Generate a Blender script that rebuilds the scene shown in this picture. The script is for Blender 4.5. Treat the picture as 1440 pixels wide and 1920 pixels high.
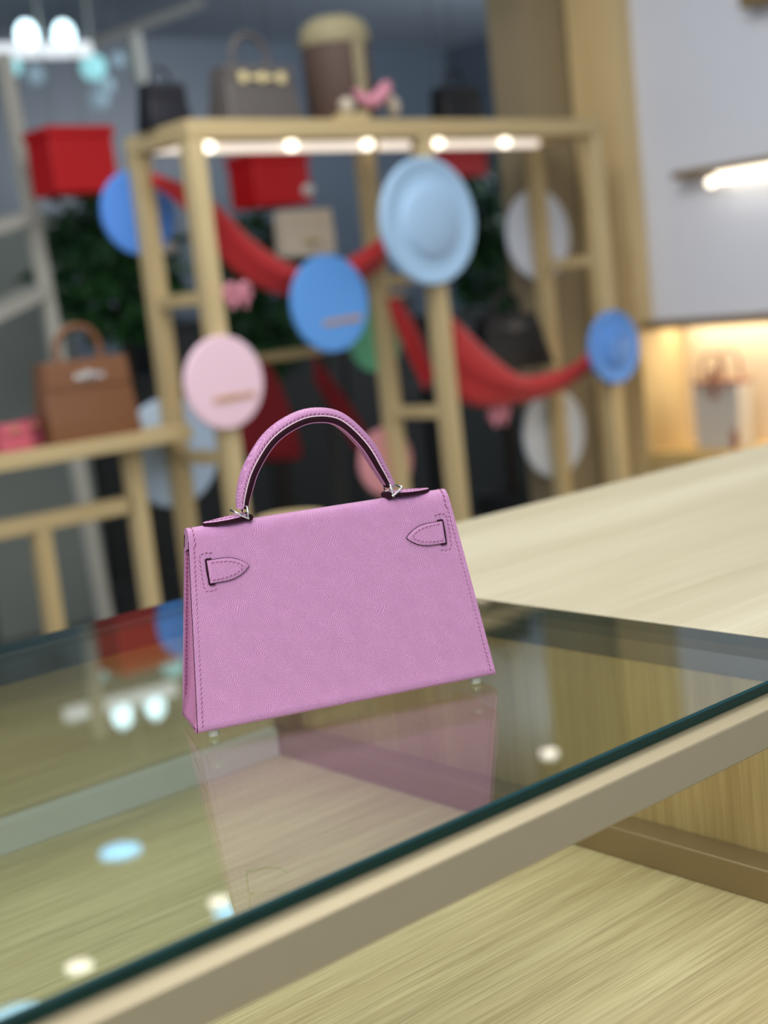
import bpy, math, random
from mathutils import Vector, Matrix

# ------------------------------------------------------------------ scene, camera, light
for o in list(bpy.data.objects):
    bpy.data.objects.remove(o, do_unlink=True)
scene = bpy.context.scene
COL = scene.collection
random.seed(7)
Z0 = 0.95                       # height of the glass counter top above the shop floor (m)
FPX, PIT, ROLL, YAW = 2600.0, math.radians(8.72), math.radians(6.16), math.radians(50.3)
CH = 24.43                      # camera height above the glass (cm)


def cam_axes():
    c, s = math.cos(PIT), math.sin(PIT)
    fw, dn, r = Vector((0, -s, c)), Vector((0, -c, -s)), Vector((1, 0, 0))
    c, s = math.cos(ROLL), math.sin(ROLL)
    x, y = r * c + dn * s, dn * c - r * s
    sy, cy = math.sin(YAW), math.cos(YAW)

    def room(v):                # (right, up, forward) -> room X, Y, Z
        return Vector((v[0] * sy + v[2] * cy, -v[0] * cy + v[2] * sy, v[1]))
    return room(x), room(y), room(fw)


CX, CY, CF = cam_axes()
CAMP = Vector((0, 0, CH))


def ray(px, py):
    return CX * ((px - 720) / FPX) + CY * ((py - 960) / FPX) + CF


def ony(px, py, Y):             # room point (cm) seen at a photo pixel on the plane Y
    d = ray(px, py)
    return CAMP + d * (Y / d.y)


def onx(px, py, X):
    d = ray(px, py)
    return CAMP + d * (X / d.x)


def onz(px, py, z):
    d = ray(px, py)
    return CAMP + d * ((z - CH) / d.z)


def W(p):                       # room cm -> world m
    return Vector((p[0] * .01, p[1] * .01, p[2] * .01 + Z0))


cam = bpy.data.cameras.new('camera')
cam.sensor_fit = 'VERTICAL'
cam.sensor_height = 36
cam.lens = FPX / 1920 * 36
cam.clip_start = .02
cam.clip_end = 60
cam.dof.use_dof = True
cam.dof.focus_distance = .825
cam.dof.aperture_fstop = 4.6
co = bpy.data.objects.new('camera', cam)
COL.objects.link(co)
m = Matrix((CX, -CY, -CF)).transposed().to_4x4()
m.translation = W(CAMP)
co.matrix_world = m
scene.camera = co

world = bpy.data.worlds.new('shop_ambient')
scene.world = world
world.use_nodes = True
wb = world.node_tree.nodes['Background']
wb.inputs[0].default_value = (.93, .96, 1.0, 1)
wb.inputs[1].default_value = .62

scene.view_settings.view_transform = 'Standard'
scene.view_settings.look = 'None'
scene.view_settings.gamma = 1
scene.view_settings.use_curve_mapping = False
scene.view_settings.exposure = 0.22


def area(name, p, size, power, color, target=None):
    l = bpy.data.lights.new(name, 'AREA')
    l.shape = 'RECTANGLE'
    l.size, l.size_y = size
    l.energy = power
    l.color = color
    o = bpy.data.objects.new(name, l)
    COL.objects.link(o)
    o.location = W(p)
    if target is not None:
        o.rotation_euler = (W(target) - W(p)).to_track_quat('-Z', 'Y').to_euler()
    return o


# ceiling light panels of the sales floor, over the counter and behind the photographer
area('ceiling_panel_over_counter', (40, 60, 190), (1.6, 1.6), 17, (1, .97, .93))
area('ceiling_panel_behind', (-110, -60, 185), (1.8, 1.8), 72, (1, .97, .94))
area('ceiling_panel_aisle', (150, 185, 190), (1.4, 1.4), 33, (1, .97, .93))  # unseen light added to brighten the front of the display frame
# unseen light added behind the fitted wall to brighten the back wall
area('corridor_panel', (600, 430, 185), (1.6, 1.0), 80, (.86, .93, 1), (520, 745, 150))


# ------------------------------------------------------------------ materials
def srgb(r, g, b):
    def f(c):
        c /= 255
        return c / 12.92 if c <= .04045 else ((c + .055) / 1.055) ** 2.4
    return (f(r), f(g), f(b), 1)


def new_mat(name):
    mt = bpy.data.materials.new(name)
    mt.use_nodes = True
    return mt, mt.node_tree.nodes, mt.node_tree.links, mt.node_tree.nodes['Principled BSDF']


def plain(name, col, rough=.5, metal=0.0, var=.06, scale=30, bump=.0, coat=0, sheen=0):
    mt, n, l, b = new_mat(name)
    tc = n.new('ShaderNodeTexCoord')
    no = n.new('ShaderNodeTexNoise')
    no.inputs['Scale'].default_value = scale
    no.inputs['Detail'].default_value = 3
    l.new(tc.outputs['Object'], no.inputs['Vector'])
    mx = n.new('ShaderNodeMix')
    mx.data_type = 'RGBA'
    c = srgb(*col)
    mx.inputs[6].default_value = tuple(x * (1 - var) for x in c[:3]) + (1,)
    mx.inputs[7].default_value = tuple(min(1, x * (1 + var)) for x in c[:3]) + (1,)
    l.new(no.outputs['Fac'], mx.inputs[0])
    l.new(mx.outputs[2], b.inputs['Base Color'])
    b.inputs['Roughness'].default_value = rough
    b.inputs['Metallic'].default_value = metal
    b.inputs['Coat Weight'].default_value = coat
    b.inputs['Sheen Weight'].default_value = sheen
    if bump:
        bp = n.new('ShaderNodeBump')
        bp.inputs['Strength'].default_value = bump
        bp.inputs['Distance'].default_value = .002
        l.new(no.outputs['Fac'], bp.inputs['Height'])
        l.new(bp.outputs['Normal'], b.inputs['Normal'])
    return mt


def oak(name, light, dark, axis=0, scale=1.0, rough=.45, bump=.15, fine=.5, pores=.3):
    """oak: long fibres along one axis plus broad cathedral bands"""
    mt, n, l, b = new_mat(name)
    tc = n.new('ShaderNodeTexCoord')
    mp = n.new('ShaderNodeMapping')
    s = [60 * scale] * 3
    s[axis] = 2.0 * scale
    mp.inputs['Scale'].default_value = s
    l.new(tc.outputs['Object'], mp.inputs['Vector'])
    n1 = n.new('ShaderNodeTexNoise')
    n1.inputs['Scale'].default_value = 2.2
    n1.inputs['Detail'].default_value = 8
    n1.inputs['Roughness'].default_value = .68
    n1.inputs['Distortion'].default_value = .35
    l.new(mp.outputs[0], n1.inputs['Vector'])
    mp2 = n.new('ShaderNodeMapping')
    s2 = [14 * scale] * 3
    s2[axis] = .8 * scale
    mp2.inputs['Scale'].default_value = s2
    l.new(tc.outputs['Object'], mp2.inputs['Vector'])
    n2 = n.new('ShaderNodeTexNoise')
    n2.inputs['Scale'].default_value = 1.0
    n2.inputs['Detail'].default_value = 3
    l.new(mp2.outputs[0], n2.inputs['Vector'])
    ad = n.new('ShaderNodeMix')
    ad.data_type = 'FLOAT'
    ad.inputs[0].default_value = 1 - fine
    l.new(n1.outputs['Fac'], ad.inputs[2])
    l.new(n2.outputs['Fac'], ad.inputs[3])
    cr = n.new('ShaderNodeValToRGB')
    cr.color_ramp.elements[0].position = .30
    cr.color_ramp.elements[0].color = srgb(*dark)
    cr.color_ramp.elements[1].position = .66
    cr.color_ramp.elements[1].color = srgb(*light)
    l.new(ad.outputs[0], cr.inputs[0])
    mp3 = n.new('ShaderNodeMapping')
    s3 = [520 * scale] * 3
    s3[axis] = 9 * scale
    mp3.inputs['Scale'].default_value = s3
    l.new(tc.outputs['Object'], mp3.inputs['Vector'])
    n3 = n.new('ShaderNodeTexNoise')
    n3.inputs['Scale'].default_value = 1.0
    n3.inputs['Detail'].default_value = 2
    l.new(mp3.outputs[0], n3.inputs['Vector'])
    pr = n.new('ShaderNodeValToRGB')      # open pores: short dark flecks and pale rays
    pr.color_ramp.elements[0].position = .34
    pr.color_ramp.elements[0].color = (.66, .62, .54, 1)
    pr.color_ramp.elements[1].position = .5
    pr.color_ramp.elements[1].color = (1, 1, 1, 1)
    e_ = pr.color_ramp.elements.new(.68)
    e_.color = (1.12, 1.12, 1.1, 1)
    l.new(n3.outputs['Fac'], pr.inputs[0])
    ml = n.new('ShaderNodeMix')
    ml.data_type = 'RGBA'
    ml.blend_type = 'MULTIPLY'
    ml.inputs[0].default_value = pores
    l.new(cr.outputs[0], ml.inputs[6])
    l.new(pr.outputs[0], ml.inputs[7])
    l.new(ml.outputs[2], b.inputs['Base Color'])
    b.inputs['Roughness'].default_value = rough
    bp = n.new('ShaderNodeBump')
    bp.inputs['Strength'].default_value = bump
    bp.inputs['Distance'].default_value = .001
    l.new(n1.outputs['Fac'], bp.inputs['Height'])
    l.new(bp.outputs['Normal'], b.inputs['Normal'])
    return mt


def leather(name, col, col2, scale=1.0, bump=.5, rough=.42):
    """pressed grain: tiny slanted cells with raised walls"""
    mt, n, l, b = new_mat(name)
    tc = n.new('ShaderNodeTexCoord')
    sx = n.new('ShaderNodeSeparateXYZ')
    l.new(tc.outputs['Object'], sx.inputs[0])

    def madd(a, k, b_):
        x = n.new('ShaderNodeMath')
        x.operation = 'MULTIPLY_ADD'
        l.new(a, x.inputs[0])
        x.inputs[1].default_value = k
        l.new(b_, x.inputs[2])
        return x.outputs[0]
    cb = n.new('ShaderNodeCombineXYZ')
    l.new(madd(sx.outputs[1], .9, sx.outputs[0]), cb.inputs[0])
    l.new(madd(sx.outputs[1], .45, sx.outputs[2]), cb.inputs[1])
    ns = n.new('ShaderNodeTexNoise')
    ns.inputs['Scale'].default_value = 60 * scale
    ns.inputs['Detail'].default_value = 1
    l.new(cb.outputs[0], ns.inputs['Vector'])
    mxv = n.new('ShaderNodeVectorMath')
    mxv.operation = 'MULTIPLY_ADD'
    mxv.inputs[1].default_value = (.0065 / scale, .0065 / scale, 0)
    l.new(ns.outputs['Color'], mxv.inputs[0])
    l.new(cb.outputs[0], mxv.inputs[2])
    mp = n.new('ShaderNodeMapping')
    mp.inputs['Rotation'].default_value = (0, 0, math.radians(24))
    mp.inputs['Scale'].default_value = (880 * scale, 1290 * scale, 1)
    l.new(mxv.outputs[0], mp.inputs['Vector'])
    vo = n.new('ShaderNodeTexVoronoi')
    vo.voronoi_dimensions = '2D'
    vo.feature = 'DISTANCE_TO_EDGE'
    vo.inputs['Scale'].default_value = 1.0
    vo.inputs['Randomness'].default_value = .55
    l.new(mp.outputs[0], vo.inputs['Vector'])
    mr = n.new('ShaderNodeMapRange')
    mr.inputs[1].default_value = 0
    mr.inputs[2].default_value = .28
    mr.inputs[3].default_value = 1
    mr.inputs[4].default_value = 0
    l.new(vo.outputs['Distance'], mr.inputs[0])
    mx = n.new('ShaderNodeMix')
    mx.data_type = 'RGBA'
    mx.inputs[6].default_value = srgb(*col)
    mx.inputs[7].default_value = srgb(*col2)
    l.new(mr.outputs[0], mx.inputs[0])
    l.new(mx.outputs[2], b.inputs['Base Color'])
    b.inputs['Roughness'].default_value = rough
    b.inputs['Specular IOR Level'].default_value = .45
    bp = n.new('ShaderNodeBump')
    bp.inputs['Strength'].default_value = bump
    bp.inputs['Distance'].default_value = .0004
    l.new(mr.outputs[0], bp.inputs['Height'])
    l.new(bp.outputs['Normal'], b.inputs['Normal'])
    return mt


def emit(name, col, strength):
    mt, n, l, b = new_mat(name)
    b.inputs['Base Color'].default_value = srgb(*col)
    b.inputs['Emission Color'].default_value = srgb(*col)
    b.inputs['Emission Strength'].default_value = strength
    no = n.new('ShaderNodeTexNoise')
    no.inputs['Scale'].default_value = 5
    return mt


def pane_glass(name, tint, f0=.04):
    """clear sheet glass: straight see-through with Schlick reflection on each face"""
    mt, n, l, b = new_mat(name)
    n.remove(b)
    out = [x for x in n if x.type == 'OUTPUT_MATERIAL'][0]
    geo = n.new('ShaderNodeNewGeometry')
    dot = n.new('ShaderNodeVectorMath')
    dot.operation = 'DOT_PRODUCT'
    l.new(geo.outputs['Incoming'], dot.inputs[0])
    l.new(geo.outputs['Normal'], dot.inputs[1])

    def mth(op, a, bb):
        x = n.new('ShaderNodeMath')
        x.operation = op
        for i, v in enumerate((a, bb)):
            if v is None:
                continue
            if isinstance(v, (int, float)):
                x.inputs[i].default_value = v
            else:
                l.new(v, x.inputs[i])
        return x.outputs[0]
    ab = mth('ABSOLUTE', dot.outputs['Value'], None)
    om = mth('SUBTRACT', 1.0, ab)
    pw = mth('POWER', om, 5.0)
    sc = mth('MULTIPLY_ADD', pw, 1 - f0)
    sc.node.inputs[2].default_value = f0
    tr = n.new('ShaderNodeBsdfTransparent')
    tr.inputs[0].default_value = tint
    gl = n.new('ShaderNodeBsdfGlossy')
    gl.inputs['Roughness'].default_value = .0
    gl.inputs[0].default_value = (1, 1, 1, 1)
    mx = n.new('ShaderNodeMixShader')
    l.new(sc, mx.inputs[0])
    l.new(tr.outputs[0], mx.inputs[1])
    l.new(gl.outputs[0], mx.inputs[2])
    l.new(mx.outputs[0], out.inputs['Surface'])
    return mt


M = {}
M['pink'] = leather('pink_grained_leather', (175, 115, 164), (212, 160, 206), bump=.6)
M['pink_dark'] = leather('pink_gusset_leather', (172, 106, 152), (190, 126, 170), bump=.3)
M['edge'] = plain('plum_edge_paint', (40, 8, 24), .6, var=.1)
M['edge'].node_tree.nodes['Principled BSDF'].inputs['Specular IOR Level'].default_value = .15
M['thread'] = plain('plum_thread', (118, 44, 84), .6, var=.15, scale=400)
M['cream'] = plain('cream_edge', (232, 205, 220), .6)
M['silver'] = plain('polished_palladium', (222, 222, 220), .14, 1.0, .02)
M['stud'] = plain('stud_film_grey', (172, 176, 160), .3, .35)
M['glass'] = pane_glass('clear_sheet_glass', (.92, .97, .95, 1))
M['gedge'] = plain('green_glass_edge', (8, 44, 41), .35, 0, .25, 60)
M['gedge'].node_tree.nodes['Principled BSDF'].inputs['Specular IOR Level'].default_value = .2
M['gcham'] = plain('glass_chamfer', (26, 62, 68), .3, 0, .1, 60)
M['champ'] = plain('champagne_metal', (188, 176, 146), .42, .6, .03, 90)
M['deck'] = oak('pale_oak_deck', (196, 182, 138), (152, 134, 90), 0, 1.5, .5, .2, .62, .6)
M['counter'] = oak('pale_oak_counter', (196, 190, 165), (172, 162, 133), 0, .9, .5, .08, .35, .22)
M['panel'] = oak('oak_vertical_panel', (184, 162, 112), (142, 118, 72), 2, 1.2, .5)
M['frame'] = oak('oak_frame', (212, 194, 150), (184, 160, 112), 2, .5, .5)
M['framex'] = oak('oak_frame_rail', (212, 194, 150), (184, 160, 112), 0, .5, .5)
M['strip'] = plain('grey_alu_strip', (206, 208, 202), .45, .25, .03)
M['bronze_d'] = plain('dark_bronze_rail', (70, 74, 66), .5, .3, .04)
M['bronze'] = plain('bronze_strip', (150, 130, 96), .42, .6, .04)


# ------------------------------------------------------------------ mesh helpers
class MB:
    def __init__(self):
        self.v, self.f = [], []

    def add(self, vs, fs):
        k = len(self.v)
        self.v += [Vector(p) for p in vs]
        self.f += [tuple(i + k for i in q) for q in fs]
        return self

    def box(self, a, b):
        x0, y0, z0 = (min(a[i], b[i]) for i in range(3))
        x1, y1, z1 = (max(a[i], b[i]) for i in range(3))
        return self.add([(x0, y0, z0), (x1, y0, z0), (x1, y1, z0), (x0, y1, z0), (x0, y0, z1), (x1, y0, z1), (x1, y1, z1), (x0, y1, z1)],
                        [(3, 2, 1, 0), (4, 5, 6, 7), (0, 1, 5, 4), (1, 2, 6, 5), (2, 3, 7, 6), (3, 0, 4, 7)])

    def hexa(self, bot, top):   # two quads, same winding
        return self.add(list(bot) + list(top), [(3, 2, 1, 0), (4, 5, 6, 7), (0, 1, 5, 4), (1, 2, 6, 5), (2, 3, 7, 6), (3, 0, 4, 7)])

    def bar(self, p, q, w, h=None):
        h = h or w
        p, q = Vector(p), Vector(q)
        d = (q - p).normalized()
        s = d.cross(Vector((0, 0, 1)))
        s = s.normalized() if s.length > 1e-4 else Vector((1, 0, 0))
        t = s.cross(d)
        f = lambda o: [o - s * w / 2 - t * h / 2, o + s * w / 2 - t * h / 2, o + s * w / 2 + t * h / 2, o - s * w / 2 + t * h / 2]
        return self.hexa(f(p), f(q))

    def rings(self, rs, closed=True, caps=True, loop=False):
        n = len(rs[0])
        vs = [p for r in rs for p in r]
        fs = []
        R = len(rs)
        for i in range(R if loop else R - 1):
            j = (i + 1) % R
            for k in range(n if closed else n - 1):
                k2 = (k + 1) % n
                fs.append((i * n + k, i * n + k2, j * n + k2, j * n + k))
        if caps and closed and not loop:
            fs.append(tuple(range(n - 1, -1, -1)))
            fs.append(tuple((R - 1) * n + k for k in range(n)))
        return self.add(vs, fs)

    def tube(self, pts, r, seg=10, loop=False, flat=None):
        pts = [Vector(p) for p in pts]
        n = len(pts)
        rs = []
        up = None
        for i, p in enumerate(pts):
            a = pts[(i - 1) % n] if (loop or i) else p
            b = pts[(i + 1) % n] if (loop or i < n - 1) else p
            d = (b - a).normalized()
            if up is None:
                up = Vector((0, 0, 1)) if abs(d.z) < .9 else Vector((1, 0, 0))
            s = d.cross(up).normalized()
            up = s.cross(d).normalized()
            rr = r[i] if isinstance(r, (list, tuple)) else r
            rs.append([p + (s * math.cos(2 * math.pi * k / seg) + up * math.sin(2 * math.pi * k / seg)) * rr for k in range(seg)])
        return self.rings(rs, loop=loop)

    def lathe(self, c, prof, seg=40, axis=(0, 0, 1), caps=True):
        ax = Vector(axis).normalized()
        s = ax.orthogonal().normalized()
        t = ax.cross(s)
        c = Vector(c)
        return self.rings([[c + ax * h + (s * math.cos(2 * math.pi * k / seg) + t * math.sin(2 * math.pi * k / seg)) * max(r, 1e-4) for k in range(seg)] for r, h in prof], caps=caps)

    def ball(self, c, r, sx=1, sy=1, sz=1, seg=16):
        c = Vector(c)
        rs = []
        for i in range(1, seg // 2):
            a = math.pi * i / (seg // 2)
            rs.append([c + Vector((r * sx * math.sin(a) * math.cos(2 * math.pi * k / seg), r * sy * math.sin(a) * math.sin(2 * math.pi * k / seg), -r * sz * math.cos(a))) for k in range(seg)])
        return self.rings(rs)

    def prism(self, poly, off):
        off = Vector(off)
        poly = [Vector(p) for p in poly]
        n = len(poly)
        return self.add(poly + [p + off for p in poly], [tuple(range(n - 1, -1, -1)), tuple(range(n, 2 * n))] + [(k, (k + 1) % n, n + (k + 1) % n, n + k) for k in range(n)])


MWI = {}


def tag(o, label=None, cat=None, group=None, kind=None):
    if label:
        o['label'] = label
    if cat:
        o['category'] = cat
    if group:
        o['group'] = group
    if kind:
        o['kind'] = kind
    return o


def empty(name, p, rz=0, label=None, cat=None, group=None):
    o = bpy.data.objects.new(name, None)
    COL.objects.link(o)
    o.location = W(p)
    o.rotation_euler = (0, 0, rz)
    o.empty_display_size = .05
    MWI[o] = (Matrix.Translation(W(p)) @ Matrix.Rotation(rz, 4, 'Z')).inverted()
    return tag(o, label, cat, group)


def build(mb, name, mat, parent=None, local=False, bevel=0, smooth=35, kind=None, label=None, cat=None, group=None, subd=0):
    """mb verts: room cm (or, with local, cm in the parent's own frame)"""
    if parent is not None:
        inv = MWI[parent]
        vs = [p * .01 for p in mb.v] if local else [inv @ W(p) for p in mb.v]
        loc = None
    else:
        ws = [W(p) for p in mb.v]
        lo = [min(p[i] for p in ws) for i in range(3)]
        hi = [max(p[i] for p in ws) for i in range(3)]
        loc = Vector(((lo[0] + hi[0]) / 2, (lo[1] + hi[1]) / 2, lo[2]))
        vs = [p - loc for p in ws]
    me = bpy.data.meshes.new(name)
    me.from_pydata([tuple(p) for p in vs], [], mb.f)
    me.validate()
    if smooth:
        for q in me.polygons:
            q.use_smooth = True
        me.set_sharp_from_angle(angle=math.radians(smooth))
    me.materials.append(M[mat] if isinstance(mat, str) else mat)
    o = bpy.data.objects.new(name, me)
    COL.objects.link(o)
    if parent is not None:
        o.parent = parent
        MWI[o] = MWI[parent]
    else:
        o.location = loc
        MWI[o] = Matrix.Translation(loc).inverted()
    if bevel:
        bv = o.modifiers.new('bevel', 'BEVEL')
        bv.width = bevel * .01
        bv.segments = 2
        bv.limit_method = 'ANGLE'
        bv.harden_normals = False
    if subd:
        sd = o.modifiers.new('subd', 'SUBSURF')
        sd.levels = sd.render_levels = subd
    return tag(o, label, cat, group, kind)


def box(name, a, b, mat, parent=None, bevel=.1, **k):
    return build(MB().box(a, b), name, mat, parent, bevel=bevel, **k)


def spline(pts, n):
    """Catmull-Rom through pts"""
    pts = [Vector(p) for p in pts]
    P = [pts[0] * 2 - pts[1]] + pts + [pts[-1] * 2 - pts[-2]]
    out = []
    m_ = len(pts) - 1
    for i in range(n):
        t = i / (n - 1) * m_
        k = min(int(t), m_ - 1)
        t -= k
        a, b, c, d = P[k:k + 4]
        out.append(.5 * ((2 * b) + (c - a) * t + (2 * a - 5 * b + 4 * c - d) * t * t + (3 * b - a - 3 * c + d) * t ** 3))
    return out


# ------------------------------------------------------------------ the room shell
FL = -95.0
CEIL = 195.0
M['floor'] = plain('dark_stone_floor', (92, 94, 90), .3, 0, .12, 4)
M['wall_dark'] = plain('slate_dark_wall', (86, 97, 110), .4, 0, .3, .9)
M['ceil'] = plain('grey_ceiling', (184, 194, 206), .8, 0, .08, 2)
M['taupe'] = plain('taupe_wall', (150, 136, 108), .7, 0, .05, 3)
M['white'] = plain('white_fabric_panel', (224, 229, 242), .8, 0, .02, 20)
M['niche'] = plain('peach_niche_panel', (222, 202, 172), .7, 0, .03, 6)


def struct(name, a, b, mat, parent=None, bevel=0):
    o = box(name, a, b, mat, parent, bevel)
    if parent is None:
        o['kind'] = 'structure'
    return o


struct('floor', (-260, -220, FL - 5), (900, 760, FL), 'floor')
struct('ceiling', (-260, -220, CEIL), (900, 760, CEIL + 6), 'ceil')
struct('wall_back', (-260, 745, FL), (900, 755, CEIL), 'wall_dark')
struct('wall_far_right', (720, 330, FL), (730, 745, CEIL), 'wall_dark')
# pier at the end of the fitted wall
struct('wall_pier', (331.5, 306.5, FL), (354, 322, CEIL), 'taupe')

# fitted wall cabinet on the right: stile, recessed white panel, lit niche below
cabw = empty('wall_cabinet', (372, 262, FL), 0, 'oak wall cabinet with white upper panel and warm lit niche on the right', 'cabinet')
YA, YB = 285.5, 305.5           # stile
M['stile'] = oak('oak_stile', (226, 204, 156), (200, 172, 118), 2, .4, .5)
box('stile', (350, YA, FL), (372, YB, CEIL - .5), 'stile', cabw, .2)
box('white_panel', (357, 150, 8.2), (372, YA - .1, CEIL - .5), 'white', cabw, 0)
box('trim_lip', (350.5, 150, 5.5), (351.6, YA - .1, 6.55), 'bronze', cabw, .1)
box('trim_rail', (350.5, 150, 6.6), (372, YA - .1, 8.1), 'bronze', cabw, .1)
box('niche_back', (372.1, 150, FL), (376, YB, CEIL - .5), 'niche', cabw, 0)
M['niche_oak'] = oak('oak_niche_board', (230, 200, 136), (206, 170, 100), 1, .4, .5)
box('niche_shelf', (350.2, 150, -36.5), (372, YA - .1, -33.2), 'niche_oak', cabw, .2)
box('lower_door', (351.5, 150, FL + 8), (372, YA - .1, -36.7), 'stile', cabw, .2)
M['led_warm'] = emit('warm_led', (255, 244, 222), 9.0)
M['led_shelf'] = emit('warm_led_shelf', (255, 244, 222), 2.4)
build(MB().box((361, 152, 5.9), (369, YA - 3, 6.5)), 'led_strip', 'led_warm', cabw)
sh = onx(1257, 330, 350)
box('shelf_rail', (350.2, 150, sh.z - 1.0), (356.9, 269, sh.z + 1.0), 'bronze', cabw, .1)
build(MB().box((351, 150, sh.z - 4.2), (355.5, onx(1350, 340, 353).y, sh.z - 1.2)), 'shelf_light_tube', 'led_shelf', cabw)
bl = onx(1333, 342, 353)
build(MB().ball(bl, 1.5), 'shelf_lamp', 'led_shelf', cabw)
sh2 = onx(1385, 8, 350)
box('upper_rail', (350.2, 150, sh2.z - 1.2), (356.9, sh2.y, sh2.z + 2.5), 'bronze', cabw, .1)

# ------------------------------------------------------------------ glass showcase
GX0, GX1, GY0, GY1, GT = -75.0, 74.4, 46.7, 105.3, .75
DK = -17.4                      # interior deck level
case = empty('glass_showcase', (0, 76, FL), 0, 'oak showcase with champagne metal front rail under the glass top', 'showcase')
box('front_rail', (GX0, 45.05, -3.0), (GX1, 47.05, -GT - .01), 'champ', case, .08)
box('back_rail', (GX0, 104.8, -3.2), (GX1, 108.6, -GT - .01), 'bronze_d', case, .08)
box('deck', (GX0, 36, DK - 2.5), (GX1, 108.6, DK), 'deck', case, .1)
box('side_panel', (74.5, 47.2, DK), (76.0, 108.6, -3.0), 'panel', case, .05)
M['panelx'] = oak('oak_back_panel', (204, 190, 146), (174, 156, 110), 0, 1.0, .5)
box('back_panel', (GX0, 107.3, DK), (74.4, 108.6, -3.25), 'panelx', case, .05)
box('side_top_strip', (74.42, 47.2, -3.0), (74.56, 108.6, -GT - .02), 'bronze_d', case, 0)  # dark strip added to imitate a dark reflection along the glass edge
box('side_base_strip', (72.0, 36, DK), (74.45, 107.2, DK + 2.3), 'bronze', case, .1)
box('back_base_strip', (GX0, 105.8, DK), (71.9, 107.25, DK + 2.7), 'strip', case, .1)  # paler than the side strip: the light on it is put into the colour
box('corner_post', (72.6, 105.2, DK + 2.35), (74.45, 107.25, -3.3), 'bronze', case, .08)
box('body', (GX0, 40, FL), (GX1, 108, DK - 2.55), 'stile', case, .1)

gl = empty('glass_sheet', (0, 76, -GT), 0, 'thick clear glass sheet with dark green edge, carrying the pink bag', 'glass')
c = .12
pane = MB()
pane.add([(GX0, GY0 + c, 0), (GX1, GY0 + c, 0), (GX1, GY1, 0), (GX0, GY1, 0)], [(0, 1, 2, 3)])
pane.add([(GX0, GY0 + c, -GT), (GX1, GY0 + c, -GT), (GX1, GY1, -GT), (GX0, GY1, -GT)], [(3, 2, 1, 0)])
build(pane, 'pane', 'glass', gl, smooth=0)
ed = MB()
ed.add([(GX0, GY0, -GT + c), (GX1, GY0, -GT + c), (GX1, GY0, -c), (GX0, GY0, -c)], [(0, 1, 2, 3)])
ed.add([(GX0, GY1, -GT), (GX1, GY1, -GT), (GX1, GY1, 0), (GX0, GY1, 0)], [(3, 2, 1, 0)])
ed.add([(GX1, GY0, -GT), (GX1, GY1, -GT), (GX1, GY1, 0), (GX1, GY0, 0)], [(0, 1, 2, 3)])
ed.add([(GX0, GY0 + c, -GT), (GX1, GY0 + c, -GT), (GX1, GY0, -GT + c), (GX0, GY0, -GT + c)], [(0, 1, 2, 3)])
build(ed, 'polished_edge', 'gedge', gl, smooth=0, label='dark green polished glass edge')
ch = MB().add([(GX0, GY0, -c), (GX1, GY0, -c), (GX1, GY0 + c, 0), (GX0, GY0 + c, 0)], [(0, 1, 2, 3)])
build(ch, 'chamfer', 'gcham', gl, smooth=0, label='narrow blue-green chamfer')

# oak counter that runs on from the glass to the right
cnt = empty('wood_counter', (190, 76, FL), 0, 'pale oak counter top to the right of the glass', 'counter')
box('worktop', (74.6, 47.15, -.74 - 2.2), (262, 107.6, .02), 'counter', cnt, .12)
box('base_cabinet', (76.7, 49, FL), (258, 106, -2.98), 'stile', cnt, .1)

# ------------------------------------------------------------------ the pink bag
BO = Vector((49.41, 64.44, .0))
BR = math.radians(-21.95)
bag = empty('handbag', BO, BR, 'small lilac pink grained leather handbag standing on the glass, seen from behind', 'handbag')
BZ = .45                        # body bottom above the glass
H, LEAN, WB, WT, DD = 11.66, 1.95, 19.0, 16.42, 5.05


def wid(z):
    return WB + (WT - WB) * max(0, min(1, z / H))


def L(u, v, z):
    return Vector((u, v, z + BZ))


def sheet(prof, thick, wfun, nu=2):
    """leather sheet along a (v,z) profile, from side to side; returns skin and rim builders"""
    n = len(prof)
    nor = []
    for i in range(n):
        a, b = prof[max(0, i - 1)], prof[min(n - 1, i + 1)]
        d = Vector((b[0] - a[0], b[1] - a[1])).normalized()
        nor.append(Vector((d[1], -d[0])))
    skin, rim, soft = MB(), MB(), MB()
    def row(i, off):
        v, z = prof[i]
        v, z = v + nor[i][0] * off, z + nor[i][1] * off
        w = wfun(prof[i][1], i) / 2
        return [L(-w + 2 * w * k / nu, v, z) for k in range(nu + 1)]
    out = [row(i, 0) for i in range(n)]
    inn = [row(i, thick) for i in range(n)]
    skin.rings(out, closed=False)
    skin.rings([r[::-1] for r in inn], closed=False)
    for k in (0, nu):
        pr_ = [[out[i][k], inn[i][k]] if k else [inn[i][k], out[i][k]] for i in range(n)]
        lo_ = next(i for i in range(n) if prof[i][1] > 11.0)
        hi_ = max(i for i in range(n) if prof[i][1] > 11.2)
        rim.rings(pr_[:lo_ + 1], closed=False)
        rim.rings(pr_[hi_:], closed=False)
        soft.rings(pr_[lo_:hi_ + 1], closed=False)
        cap = [inn[i][k] for i in range(lo_ - 1, hi_ + 3)]
        soft.add(cap, [tuple(range(len(cap)))[::1 if k else -1]])
    for i in (0, n - 1):
        rim.rings([out[i], inn[i]], closed=False)
    skin.add(soft.v, soft.f)
    return skin, rim


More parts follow.
